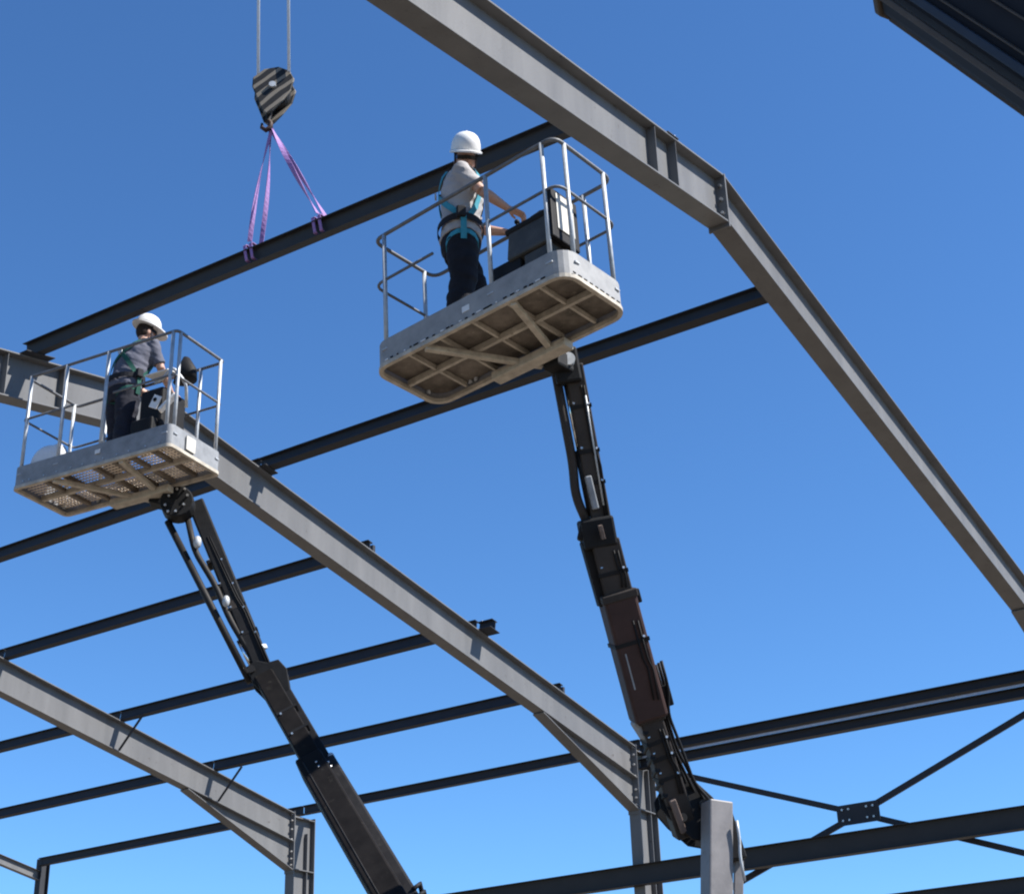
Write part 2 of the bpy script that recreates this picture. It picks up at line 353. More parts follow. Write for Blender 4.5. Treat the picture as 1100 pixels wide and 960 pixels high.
# X brace
bt = empty('cross_brace', (10.98, 3.69, 0))
cx = 11.02; Cc = Vector((cx, 3.69, 6.54))
for y1, z1 in ((7.15, 7.80), (7.15, 5.28), (.25, 7.86), (.25, 5.22)):
    e = Vector((cx, y1, z1)); d = (e - Cc).normalized()
    keep(MB().beam(Cc + d * .12, e, (1, 0, 0), .085, .05).build('brace_arm', M['purlin'], None), bt)
bt2 = bt
keep(MB().box((cx - .035, 3.69, 6.54), (.014, .66, .30)).build('gusset_plate', M['purlin'], None), bt)
for dy in (-.24, -.14, .14, .24):
    for dz in (-.08, .08): keep(MB().cyl((cx - .042, 3.69 + dy, 6.54 + dz), (cx - .062, 3.69 + dy, 6.54 + dz), .017, 6).build('bolt', M['bolt'], None), bt)
tag(bt, 'thin X shaped brace with dark centre plate, below the double eaves beams', 'brace')

# ------------------------------------------------------------------ lift baskets and their machines
def rrect(L, W, r, n=6, z=0):
    out = []
    for cx_, cy_, a0 in ((L / 2 - r, W / 2 - r, 0), (-L / 2 + r, W / 2 - r, 90), (-L / 2 + r, -W / 2 + r, 180), (L / 2 - r, -W / 2 + r, 270)):
        for k in range(n + 1):
            a = R(a0 + 90 * k / n); out.append(Vector((cx_ + r * math.cos(a), cy_ + r * math.sin(a), z)))
    return out
def ringband(m, L, W, r, z0, z1, t, n=6):
    o = rrect(L, W, r, n); i = rrect(L - 2 * t, W - 2 * t, max(.005, r - t), n); k = len(o); vs = []
    for p in o: vs += [(p.x, p.y, z0), (p.x, p.y, z1)]
    for p in i: vs += [(p.x, p.y, z0), (p.x, p.y, z1)]
    fs = []
    for j in range(k):
        q = (j + 1) % k; O0, O1, P0, P1 = 2 * j, 2 * j + 1, 2 * q, 2 * q + 1; I0, I1, J0, J1 = (x + 2 * k for x in (O0, O1, P0, P1))
        fs += [(O0, P0, P1, O1), (I0, I1, J1, J0), (O1, P1, J1, I1), (O0, I0, J0, P0)]
    return m.mesh(vs, fs)
def fillet(pts, r, closed, n=5):
    pts = [Vector(p) for p in pts]; N_ = len(pts); out = []
    for i, p in enumerate(pts):
        if not closed and i in (0, N_ - 1): out.append(p); continue
        a, b = pts[i - 1], pts[(i + 1) % N_]; da = (a - p).normalized(); db = (b - p).normalized()
        for k in range(n + 1):
            t = k / n; q = p + da * r * (1 - t) ** 2 + db * r * t ** 2; out.append(q)
    return out
def basket(root, L, W, rad, kind):
    b = empty('basket', parent=root)
    m = MB(); ringband(m, L, W, rad, .03, .235, .004); m.build('toe_board', M['galv_plate'] if kind == 2 else M['galv_light'], b, smooth=False)
    m = MB(); ringband(m, L + .012, W + .012, rad, 0, .032, .035); m.build('bottom_rim', M['under'], b)
    # rivets and dents along the toe board foot
    for i in range(26 if kind == 1 else 12):
        x = -L / 2 + rad + (L - 2 * rad) * (i + random.random() * .6) / (26 if kind == 1 else 12)
        if kind == 1: MB().box((x, -W / 2 - .004, .043 + random.random() * .006), (.012 + random.random() * .035, .006, .010)).build('rivet', M['black'] if i % 3 else M['white'], b)
        else: MB().cyl((x, -W / 2 - .001, .06), (x, -W / 2 - .008, .06), .008, 6).build('rivet', M['bolt'], b)
    if kind == 1:
        for i in range(9):
            yy = -W / 2 + .1 + i * .065; MB().box((L / 2 + .002, yy, .045), (.006, .03 + .02 * random.random(), .009)).build('rivet', M['black'], b)
    # floor
    if kind == 1:
        m = MB(); o = rrect(L - .03, W - .03, rad - .015); k = len(o)
        vs = [(p.x, p.y, .085) for p in o] + [(p.x, p.y, .10) for p in o]
        m.mesh(vs, [tuple(range(k)), tuple(range(k, 2 * k))[::-1]] + [(i, (i + 1) % k, k + (i + 1) % k, k + i) for i in range(k)])
        m.build('floor', M['floor'], b)
    else:
        m = MB(); n = 48
        for i in range(n):
            x = -L / 2 + .02 + (L - .04) * (i + .5) / n
            m.box((x, 0, .095), (.030, W - .03, .006), Matrix.Rotation(R(38), 3, 'Y'))
        for j in range(15):
            y = -W / 2 + .03 + (W - .06) * (j + .5) / 15; m.box((0, y, .078), (L - .03, .016, .008))
        m.build('floor', M['grate'], b)
    # underside frame: length bar(s), cross bars, V braces
    t = .03 if kind == 1 else .042
    bw = M['under']
    MB().box((0, 0, .045), (L - .07, t, .05)).build('floor_bar', bw, b)
    xs = (-.62, -.30, .02, .36, .66) if kind == 1 else (-.62, -.38, -.02, .22, .42, .68)
    for i, x in enumerate(xs):
        x = x * L / 1.9
        MB().box((x, 0, .058), (t * (.7 if kind == 1 else 1), W - .075, .040)).build('cross_bar', bw if kind == 1 else M['floor'], b)
    # V braces meeting at the mount
    mx = .16
    for x in ((-.42, .44) if kind == 1 else (-.46, .36)):
        m = MB(); e = Vector((mx + (-.10 if x < 0 else .06), W / 2 + .07, -.02)); s_ = Vector((x, -W / 2 + .03, .0))
        m.beam(s_, e, (0, 0, 1), .05, .045); m.build('diagonal_brace', bw, b, bevel=.006)
    m = MB(); m.beam((-.30, W / 2 - .06, -.035), (.42, W / 2 - .06, -.035), (0, 0, 1), .11, .07); m.build('mount_channel', M['under'], b, bevel=.006)
    # guard rails
    H = 1.235; ins = .02; rl = []
    tr = fillet([(-L / 2 + ins, -W / 2 + ins, H), (L / 2 - ins, -W / 2 + ins, H), (L / 2 - ins, W / 2 - ins, H), (-L / 2 + ins, W / 2 - ins, H)], .10 if kind == 1 else .05, True)
    rt = .016
    M_rail = M['galv']
    MB().tube(tr, rt, 10, True).build('top_rail', M['galv_shaded'], b, smooth=True)
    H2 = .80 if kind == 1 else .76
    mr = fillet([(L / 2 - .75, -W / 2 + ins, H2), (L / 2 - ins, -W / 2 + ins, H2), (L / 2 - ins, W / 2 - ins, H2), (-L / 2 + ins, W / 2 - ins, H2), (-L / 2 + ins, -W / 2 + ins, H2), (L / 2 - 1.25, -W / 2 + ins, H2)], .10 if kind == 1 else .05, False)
    MB().tube(mr, .012, 8).build('mid_rail', M['galv_shaded'], b, smooth=True)
    cr = .14 if kind == 1 else .07
    posts = [(-L / 2 + cr, -W / 2 + ins), (L / 2 - cr, -W / 2 + ins), (L / 2 - ins, -W / 2 + cr), (L / 2 - ins, W / 2 - cr), (-L / 2 + ins, W / 2 - cr), (-L / 2 + .42, W / 2 - ins), (L / 2 - .30, W / 2 - ins)]
    posts += [(.26, -W / 2 + ins)] if kind == 1 else [(-.42, -W / 2 + ins), (.10, -W / 2 + ins)]
    if kind == 1: posts += [(-L / 2 + .36, W / 2 - ins)]
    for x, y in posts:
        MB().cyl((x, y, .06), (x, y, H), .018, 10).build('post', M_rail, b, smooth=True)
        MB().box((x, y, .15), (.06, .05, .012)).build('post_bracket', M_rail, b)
    return b
MX = lambda hdg, rv: (Matrix.Rotation(hdg, 3, 'Z') @ Matrix.Rotation(math.hypot(*rv), 3, Vector((rv[0], rv[1], 0))))

# ---- right lift
ROT1 = MX(-1.679, (-.024, -.052)); O1 = Vector((-2.599, .845, 7.372))
lift1 = empty('boom_lift', (-.15, .9, 0))
tag(lift1, 'boom lift with round cornered basket and dark boom rising from a pale grey riser', 'boom lift', 'boom lifts carrying the two workers')
B1 = empty('basket_holder'); bpy.data.objects.remove(B1)
def place(objs, root, rot, org):
    mt = Matrix.Translation(org) @ rot.to_4x4()
    for o in objs: o.matrix_world = mt @ o.matrix_world
b1 = basket(None, 1.9, .76, .15, 1)
# control console: dark cabinet along the front rail with a cream end panel
cp = empty('control_console')
def part(m, name, mt, parent, **k): return m.build(name, mt, parent, **k)
c = MB(); c.box((.59, -.20, .54), (.42, .20, .30), Matrix.Rotation(R(-8), 3, 'X')); o_ = c.build('console_box', M['console'], b1, bevel=.02)
c = MB(); c.box((.58, -.18, .705), (.44, .24, .05), Matrix.Rotation(R(14), 3, 'X')).build('console_top', M['black'], b1, bevel=.015)
c = MB(); c.box((.56, -.30, .47), (.26, .012, .05)).build('console_recess', M['black'], b1, bevel=.003)
c = MB(); c.box((.83, -.20, .60), (.05, .32, .44)); c.build('console_end_frame', M['black'], b1, bevel=.01)
c = MB(); c.box((.859, -.20, .63), (.008, .20, .32)); c.build('console_end_panel', M['cream'], b1, bevel=.006)
c = MB(); c.box((.34, -.22, .30), (.30, .14, .26)); c.build('foot_panel', M['black'], b1, bevel=.01)
c = MB(); c.box((.66, -.22, .28), (.26, .16, .22)); c.build('foot_panel', M['console'], b1, bevel=.01)
MB().ell((.60, -.13, .74), (.17, .10, .08), None, 16, 10).build('console_cover', M['black'], b1, smooth=True)
for i in range(1): MB().cyl((.42 + i * .11, -.20, .73), (.42 + i * .11, -.21, .79), .012, 8).ell((.42 + i * .11, -.21, .80), (.022, .022, .022), None, 10, 6).build('lever', M['black'], b1, smooth=True)
MB().tube([(.40, -.08, .7), (.46, -.10, .86), (.56, -.10, .88), (.66, -.12, .84), (.72, -.14, .7)], .012, 8).build('cable', M['black'], b1, smooth=True)
MB().box((.02, -.402 + .02, .13), (.07, .006, .05)).build('data_plate', M['white'], b1)
bpy.data.objects.remove(cp)
b1.matrix_world = Matrix.Translation(O1) @ ROT1.to_4x4(); b1.parent = lift1; b1.matrix_parent_inverse = lift1.matrix_world.inverted()
def pb(m, name, mt, root, **k): return keep(m.build(name, mt, None, **k), root)
bpy.context.view_layer.update()
V = Vector
CAMP = V((-11.1946, -4.7995, 1.6))
def perp(a, b):   # horizontal-ish side vector of a member, real 3D orientation of the machine
    return (V(b) - V(a)).normalized()
side1 = V((.80, .60, 0)).normalized()      # the boom folds in a vertical plane; this is its normal
fwd1 = V((.97, .25, 0))
mnt1 = O1 + ROT1 @ V((.17, .44, -.05))
J0 = V((-2.02, .60, 7.36)); J1 = V((-1.54, .70, 6.21)); J2 = V((-1.27, .71, 5.72)); J3 = V((-.80, .75, 4.85)); J4 = V((-.33, .75, 4.04)); RT = V((-.40, .44, 4.25))
m = MB(); m.beam(mnt1 + V((-.04, 0, .02)), J0 + V((0, 0, -.02)), side1, .14, .16); m.beam(J0 + V((-.05, 0, .12)), J0 + V((.02, 0, -.15)), side1, .20, .13)
pb(m, 'rotator', M['black'], lift1, bevel=.02)
pb(MB().cyl(J0 - side1 * .12, J0 + side1 * .12, .055, 16), 'pivot_pin', M['galv'], lift1, smooth=False)
ax = lambda a, b: (V(b) - V(a)).normalized()
d = ax(J0, J1); nn = d.cross(side1).normalized()
if nn.dot(V((.6, -.8, 0))) > 0: nn = -nn
jl = MB(); jl.tube(fillet([J0 + nn * .095 - d * .02, J0 + nn * .09 + d * .75, J1 + nn * .115 - d * .25, J1 + nn * .05 + d * .02], .1, False), .036, 10)
pb(jl, 'lower_link', M['boom_brown'], lift1, smooth=True)
jr = MB(); jr.beam(J0 - nn * .045, J1 - nn * .045, side1, .15, .10); pb(jr, 'jib_tube', M['boom_brown'], lift1, bevel=.012)
jm = MB(); jm.beam(J0 - nn * .02 + d * .3 + side1 * .05, J1 - nn * .02 + side1 * .04, side1, .07, .05); pb(jm, 'hose_guide', M['black'], lift1, bevel=.01)
pb(MB().cyl(J0 + nn * .04 + d * .15, J0 + nn * .03 + d * .68, .014, 10), 'cylinder_rod', M['chrome'], lift1, smooth=True)
pb(MB().cyl(J0 + nn * .03 + d * .66, J1 + nn * .02 - d * .08, .030, 12), 'cylinder', M['black'], lift1, smooth=True)
pb(MB().cyl(J0 - nn * .09 + d * .28 - side1 * .066, J1 - nn * .075 - d * .12 - side1 * .066, .008, 6), 'hydraulic_pipe', M['galv'], lift1, smooth=True)
pb(MB().beam(J1 - d * .36 + nn * .015 - V((.05, .05, 0)), J1 - d * .10 + nn * .0 - V((.05, .05, 0)), side1, .05, .05), 'bearing_block', M['galv_plate'], lift1, bevel=.01)
# knuckle
m = MB(); m.beam(J1 - d * .06, J1 + d * .17, side1, .26, .20); m.beam(J1 + nn * .07 - d * .02, J1 + nn * .12 + d * .10, side1, .10, .16); pb(m, 'knuckle', M['black'], lift1, bevel=.02)
pb(MB().beam(J1 + d * .06 - V((.13, .1, 0)), J1 + d * .16 - V((.11, .1, 0)), side1, .03, .04), 'knuckle_plate', M['rusty'], lift1, bevel=.004)
d2 = ax(J1, J2); m = MB(); m.beam(J1 + d2 * .12 - nn * .02, J3, side1, .22, .19); pb(m, 'inner_boom', M['boom_brown'], lift1, bevel=.012)
m = MB(); m.beam(J1 + d2 * .10 + nn * .085, J2 + nn * .09 + d2 * .05, side1, .14, .10); pb(m, 'link_arm', M['black'], lift1, bevel=.012)
pb(MB().cyl(J1 + d2 * .12 + nn * .05 - side1 * -.11, J2 + nn * .045 - side1 * -.11, .011, 8), 'cylinder_rod', M['chrome'], lift1, smooth=True)
d3 = ax(J2, J3)
m = MB(); m.beam(J2, J3 - d3 * .02, side1, .265, .24); pb(m, 'outer_boom', M['boom_red'], lift1, bevel=.025)
m = MB(); m.beam(J2 - d3 * .035, J2 + d3 * .03, side1, .285, .26); pb(m, 'boom_collar', M['boom_brown'], lift1, bevel=.01)
for q in (.10, .16): pb(MB().cyl(J2 + d3 * q - V((.17, 0, 0)) + side1 * .08, J2 + d3 * q + V((.1, 0, 0)) + side1 * .08, .012, 6), 'bolt', M['bolt'], lift1)
m = MB(); m.beam(J2 - d3 * .03 - nn * .15, J2 + d3 * .08 - nn * .15, side1, .06, .07); pb(m, 'hose_clamp', M['black'], lift1, bevel=.01)
m = MB(); m.beam(J3 - d3 * .26 - nn * .165, J3 - d3 * .09 - nn * .165, side1, .09, .09); pb(m, 'hose_clamp', M['black'], lift1, bevel=.01)
pb(MB().beam(J2 + d3 * .5 + V((-.155, -.02, .0)), J2 + d3 * .78 + V((-.155, -.02, .0)), side1, .012, .012), 'seam_strip', M['galv_plate'], lift1)
m = MB(); m.beam(J3 + nn * .07 - d3 * .05, J3 + nn * .02 + d3 * .10, side1, .16, .12); pb(m, 'boom_foot', M['galv_plate'], lift1, bevel=.02)
d4 = ax(J3, J4)
m = MB(); m.beam(J3 - d4 * .08, J4 - d4 * .02, side1, .18, .17); pb(m, 'lower_arm', M['boom_brown'], lift1, bevel=.015)
m = MB(); m.beam(J3 - nn * .035 + side1 * .075, J4 - d4 * .2 - nn * .035 + side1 * .085, side1, .05, .05); pb(m, 'arm_cylinder', M['black'], lift1, bevel=.008)
pb(MB().beam(J4 - d4 * .28 + V((-.12, -.03, 0)), J4 - d4 * .02 + V((-.10, -.03, 0)), side1, .05, .05), 'timing_link', M['rusty'], lift1, bevel=.008)
# crank plates around the lower pivot, one outline cut from thick plate
def plate(root, name, mt, c, pts, u, v, n, th, bevel=.008):
    m = MB(); m.prism([(p[0], p[1]) for p in pts], V(c) - n * th / 2, V(c) + n * th / 2, u, v); return pb(m, name, mt, root, bevel=bevel)
U = V((.60, -.80, 0)).normalized(); W_ = V((0, 0, 1))
cr_ = [(-.17, .26), (-.06, .34), (.06, .30), (.20, .16), (.27, .05), (.26, -.12), (.12, -.18), (.02, -.16), (-.13, -.02), (-.21, .08), (-.22, .18)]
for s_ in (-.12, .12): plate(lift1, 'crank_plate', M['black'], J4 + V((0, 0, .12)) + side1 * s_, cr_, U, W_, side1, .025)
for k, (u_, v_) in enumerate(((-.10, .30), (.12, .12), (-.05, .02))):
    c0 = J4 + V((0, 0, .10)) + U * u_ + W_ * v_; pb(MB().cyl(c0 - side1 * .17, c0 + side1 * .17, .035, 14), 'pivot_pin', M['boom'], lift1)
# hoses down the right edge of the boom
rnd = random.Random(3)
for k in range(5):
    off = -nn * (.095 + .012 * k) + side1 * (.07 - .03 * k)
    pts = [J3 - d3 * .42 + off * 1.35, J3 - d3 * .2 + off * 1.35, J3 - d4 * .02 + off * 1.0, J3 + d4 * .25 + off * (.95 + .2 * rnd.random()), J3 + d4 * .55 + off * (1.0 + .4 * rnd.random()), J4 - d4 * .22 + off * (1.4 + .5 * rnd.random()), J4 + V((.10, 0, .12)) + off * 1.2]
    pb(MB().tube(fillet(pts, .08, False, 4), .013, 8), 'hose', M['black'], lift1, smooth=True)
for k in range(7):
    c0 = J3 + d4 * (.1 + .10 * k) + nn * (.075 + .01 * rnd.random()); pb(MB().cyl(c0 - side1 * .1, c0 + side1 * .1, .022, 8), 'fitting', M['black'], lift1)
# riser
RB = V((-.62, .62, 1.35)); rd = ax(RT, RB)
m = MB(); m.beam(RT, RB, V((.62, .78, 0)), .19, .18); pb(m, 'riser', M['riser'], lift1, bevel=.012)
plate(lift1, 'riser_cover', M['black'], RT + V((.08, -.02, -.16)), [(-.05, .16), (.03, .12), (.12, -.26), (-.05, -.28)], U, W_, side1, .2)
m = MB(); m.beam(RT + V((.16, -.07, -.33)), RB + V((.16, -.07, 0)), side1, .07, .045); pb(m, 'riser_strut', M['riser'], lift1, bevel=.006)
m = MB(); m.tube(fillet([RT + V((-.01, -.155, -.16)), RT + V((.0, -.16, -.3)), RT + V((-.01, -.155, -.42)), RT + V((.02, -.16, -.60))], .05, False), .012, 8); pb(m, 'hose', M['galv'], lift1, smooth=True)
def chassis(root, c, ang, pv):
    rz = Matrix.Rotation(ang, 3, 'Z'); c = V(c)
    q = lambda v: c + rz @ V(v)
    pb(MB().box(q((0, 0, .62)), (2.3, 1.0, .34), rz), 'chassis', M['boom'], root, bevel=.03)
    pb(MB().cyl(q((0, 0, .80)), q((0, 0, .92)), .45, 24), 'turntable', M['black'], root)
    pb(MB().box(q((0, .46, 1.16)), (1.5, .34, .5), rz), 'engine_cover', M['boom_red'], root, bevel=.05)
    pb(MB().box(q((0, -.46, 1.16)), (1.5, .34, .5), rz), 'engine_cover', M['boom_red'], root, bevel=.05)
    pb(MB().beam(q((0, 0, .9)), pv, (0, 1, 0), .3, .3), 'boom_pedestal', M['black'], root, bevel=.02)
    for sx in (-.85, .85):
        for sy in (-1, 1):
            wl = pb(MB().cyl(q((sx, sy * .66, .42)), q((sx, sy * .92, .42)), .42, 28), 'wheel', M['tyre'], root, bevel=.03)
            keep(MB().cyl(q((sx, sy * .90, .42)), q((sx, sy * .935, .42)), .22, 20).build('rim', M['riser'], None), wl)
def dress(root, a, b, sd, lat, wd, dp, seed, n=3):
    # bands, pipes, screws and wear pads fixed to a boom section, on the side that faces the ground operator
    r = random.Random(seed); a, b = V(a), V(b); d_ = (b - a).normalized(); L_ = (b - a).length; fr = -sd * (dp / 2)
    for k in range(n):
        c = a + d_ * L_ * (.15 + .7 * (k + r.random() * .5) / n)
        pb(MB().beam(c - d_ * .015, c + d_ * .015, sd, wd + .012, dp + .012), 'clamp_band', M['black'], root)
        for t in (-.38, .38): c1_ = c + fr + lat * wd * t; pb(MB().cyl(c1_, c1_ - sd * .018, .010, 6), 'bolt', M['bolt'], root)
    for k in range(2):
        o_ = lat * wd * (.18 + .14 * k) + fr - sd * .012
        pb(MB().tube(fillet([a + o_ + d_ * .04, a + o_ + d_ * L_ * .5, a + o_ + d_ * L_ * .6 + lat * .02, b + o_ - d_ * .03], .03, False, 3), .007, 6), 'hydraulic_pipe', M['black'], root, smooth=True)
    c = a + d_ * L_ * (.3 + .3 * r.random()) + fr - lat * wd * .2
    pb(MB().beam(c, c + d_ * .09, sd, .05, .012), 'wear_pad', M['boom_brown'], root, bevel=.003)
lat1 = V((.6, -.8, 0))
dress(lift1, J0 - nn * .045 + d * .15, J1 - nn * .045, side1, lat1, .15, .10, 1); dress(lift1, J1 + d2 * .2 - nn * .02, J2, side1, lat1, .22, .19, 2, 1)
dress(lift1, J2 + d3 * .2, J3 - d3 * .1, side1, lat1, .265, .24, 3, 1); dress(lift1, J3 + d4 * .05, J4 - d4 * .3, side1, lat1, .18, .17, 4)
chassis(lift1, (-.45, .9, 0), R(80), RB)

# ---- left lift
ROT2 = MX(-1.461, (-.012, -.003)); O2 = Vector((-1.795, 5.809, 7.891))
lift2 = empty('boom_lift', (-2.9, .4, 0))
tag(lift2, 'boom lift with square cornered basket and perforated floor, under the blue grey shirted worker', 'boom lift', 'boom lifts carrying the two workers')
b2 = basket(None, 1.9, .76, .06, 2)
MB().box((.47, .05, .62), (.28, .36, .44)).build('console_box', M['black'], b2, bevel=.03)
MB().box((.44, -.10, .34), (.26, .22, .30)).build('foot_panel', M['black'], b2, bevel=.02)
m = MB(); m.loft([((.66, .12, .98), (.13, 0, 0), (0, .09, 0)), ((.67, .12, 1.10), (.11, 0, 0), (0, .08, 0)), ((.66, .12, 1.24), (.03, 0, 0), (0, .04, 0))], 14); m.build('console_hood', M['black'], b2, smooth=True)
MB().box((.50, -.06, 1.02), (.28, .14, .012), Matrix.Rotation(R(10), 3, 'X')).build('document_tray', M['white'], b2, bevel=.003)
m = MB(); m.beam((.74, -.31, .44), (.88, -.26, .60), (0, 1, 0), .035, .06); m.build('white_arm', M['white'], b2, bevel=.01)
m = MB(); m.box((.70, -.33, .54), (.10, .012, .13), Matrix.Rotation(R(28), 3, 'Y')); m.build('warning_plate', M['white'], b2, bevel=.003)
MB().cyl((.70, -.338, .56), (.70, -.345, .56), .02, 12).build('plate_mark', M['black'], b2)
MB().tube(fillet([(.50, -.12, .9), (.66, -.2, .86), (.78, -.22, .95), (.86, -.1, .8), (.80, 0, .6)], .06, False), .016, 8).build('cable', M['galv'], b2, smooth=True)
MB().box((.965, -.10, .12), (.012, .13, .14)).build('sticker_plate', M['cream'], b2)
MB().box((.10, -.39, .145), (.06, .008, .04)).build('data_plate', M['white'], b2)
b2.matrix_world = Matrix.Translation(O2) @ ROT2.to_4x4(); bpy.context.view_layer.update(); keep(b2, lift2)
side2 = V((.80, .60, 0)).normalized()
eu = V((.60, -.80, 0))
K0 = V((-1.20, 5.46, 7.72)); K1 = V((-.82, 4.68, 5.99)); K2 = V((-1.04, 3.86, 4.99)); K3 = V((-1.62, 2.61, 3.72)); K4 = V((-2.44, .84, 1.9))
mnt2 = O2 + ROT2 @ V((.17, .40, -.04)); e = ax(K0, K1); n2 = e.cross(side2).normalized(); n2 = -n2 if n2.dot(eu) > 0 else n2
m = MB(); m.beam(mnt2 + V((0, .05, .02)), K0 + V((0, 0, .05)), side2, .16, .16); m.cyl(K0 - side2 * .10 + V((-.10, 0, .02)), K0 + side2 * .10 + V((-.10, 0, .02)), .16, 20); pb(m, 'rotator', M['black'], lift2, bevel=.01)
for k in range(8):
    a = R(45 * k); c0 = K0 + V((-.10, 0, .02)) - side2 * .105 + (V((0, 0, 1)) * math.cos(a) + n2 * math.sin(a)) * .115
    pb(MB().cyl(c0, c0 - side2 * .02, .013, 6), 'bolt', M['bolt'], lift2)
L0 = V((-1.30, 5.40, 7.62)); L1 = V((-.93, 4.64, 5.93))
m = MB(); m.beam(K0 + V((.12, -.02, .10)), K1 + V((.04, 0, -.05)), side2, .16, .15); pb(m, 'jib_tube', M['black'], lift2, bevel=.015)
pb(MB().tube(fillet([K0 + V((.05, -.05, -.1)) - eu * .04, K0 - eu * .10 + e * .5, K0 - eu * .06 + e * .9, K0 - eu * .08 + e * 1.3, K1 - eu * .02], .12, False), .03, 10), 'cylinder', M['boom'], lift2, smooth=True)
pb(MB().cyl(K0 - eu * .16 + V((0, 0, -.12)), K1 - eu * .14 + V((0, 0, -.06)), .034, 12), 'lower_link', M['boom'], lift2, smooth=True)
for t_, r_ in ((.22, .05), (.58, .045)):
    c0 = K0.lerp(K1, t_) - eu * .035 - side2 * -.02 + V((-.07, -.05, 0)); pb(MB().ell(c0, (r_ * .8, r_ * .8, r_ * 1.3), None, 12, 8), 'fitting', M['galv'], lift2, smooth=True)
pb(MB().cyl(K0.lerp(K1, .8) - eu * .10, K0.lerp(K1, .94) - eu * .09, .018, 10), 'cylinder_rod', M['chrome'], lift2, smooth=True)
c0 = K0.lerp(K1, .84) + eu * .10; pb(MB().beam(c0 - V((.03, 0, .0)), c0 + V((.04, 0, .02)), side2, .05, .04), 'hose_guide', M['galv'], lift2, bevel=.01)
kn = [(-.17, .10), (-.08, .16), (.02, .14), (.12, .17), (.20, .08), (.24, -.14), (.16, -.26), (.02, -.18), (-.10, -.06)]
for s_ in (-.10, .10): plate(lift2, 'knuckle_plate', M['black'], K1 + side2 * s_ + V((0, 0, -.05)), kn, eu, V((0, 0, 1)), side2 if abs(side2.dot(eu)) < .99 else V((0, 1, 0)), .03)
pb(MB().cyl(K1 + V((-.10, -.05, -.05)) , K1 + V((-.02, -.1, -.28)), .03, 10), 'cylinder', M['galv_plate'], lift2, smooth=True)
for dx_, dz_ in ((-.12, .02), (.02, -.14), (.12, -.26)):
    c0 = K1 + eu * dx_ + V((0, 0, dz_)); pb(MB().cyl(c0 - side2 * .15, c0 + side2 * .15, .035, 12), 'pivot_pin', M['boom'] if dz_ > -.2 else M['galv'], lift2)
f = ax(K1, K2); m = MB(); m.beam(K1 + f * .05 - eu * .02, K2 + f * .2 - eu * .02, side2, .18, .19); pb(m, 'inner_boom', M['boom_dark'], lift2, bevel=.012)
m = MB(); m.beam(K1 + f * .3 + eu * .10, K2 + f * .1 + eu * .10, side2, .09, .10); pb(m, 'hose_track', M['black'], lift2, bevel=.01)
f = ax(K2, K4); m = MB(); m.beam(K2 - eu * .045, K4 - eu * .045, side2, .235, .24); pb(m, 'outer_boom', M['boom_dark'], lift2, bevel=.02)
m = MB(); m.beam(K2 - f * .02 + eu * .125, K4 + eu * .125, side2, .10, .16); pb(m, 'lift_cylinder_housing', M['boom'], lift2, bevel=.02)
m = MB(); m.beam(K2 - eu * .115 + f * .03 - side2 * .125, K4 - eu * .115 - side2 * .125, side2, .012, .02); pb(m, 'side_channel', M['boom'], lift2, bevel=.01)
c0 = K2 + eu * .16 + V((0, 0, .05)); pb(MB().ell(c0 - eu * .04, (.035, .035, .05), None, 12, 8), 'fitting', M['galv'], lift2, smooth=True)
for k in range(4): 
    c0 = K2.lerp(K4, .42) + eu * (.12 + .03 * (k % 2)) - side2 * .1 + V((0, -.05, -.06 * k)); pb(MB().tube([c0, c0 + V((.08, 0, .05)), c0 + V((.12, 0, -.05))], .02, 8), 'hose', M['black'], lift2, smooth=True)
for k in range(4): c0 = K2 + f * (.05 + .07 * (k // 2)) + eu * (-.06 + .1 * (k % 2)) - V((.10, .14, 0)); pb(MB().ell(c0, (.012, .012, .012), None, 8, 6), 'bolt', M['bolt'], lift2)
dress(lift2, K0.lerp(K1, .15) + V((.10, 0, 0)), K0.lerp(K1, .95) + V((.05, 0, 0)), side2, eu, .16, .15, 5, 4)
ff = ax(K1, K2); dress(lift2, K1 + ff * .4, K2 - ff * .1, side2, eu, .18, .19, 6, 2); dress(lift2, K2 + f * .3 - eu * .045, K2 + f * 2.3 - eu * .045, side2, eu, .235, .24, 7, 0)
chassis(lift2, (-3.0, .0, 0), R(95), K4)

# sack on the left basket floor
s_ = MB(); s_.ell((0, 0, .19), (.20, .10, .18), None, 20, 12).ell((.12, .0, .20), (.12, .09, .16), None, 16, 10).ell((-.10, 0, .10), (.14, .10, .10), None, 16, 10)
sack = s_.build('sack', M['bag'], None, remesh=.012)
sack.matrix_world = Matrix.Translation(O2 + ROT2 @ V((-.68, -.23, .10))) @ ROT2.to_4x4()
tag(sack, 'white plastic sack on the floor at the left end of a basket', 'sack')

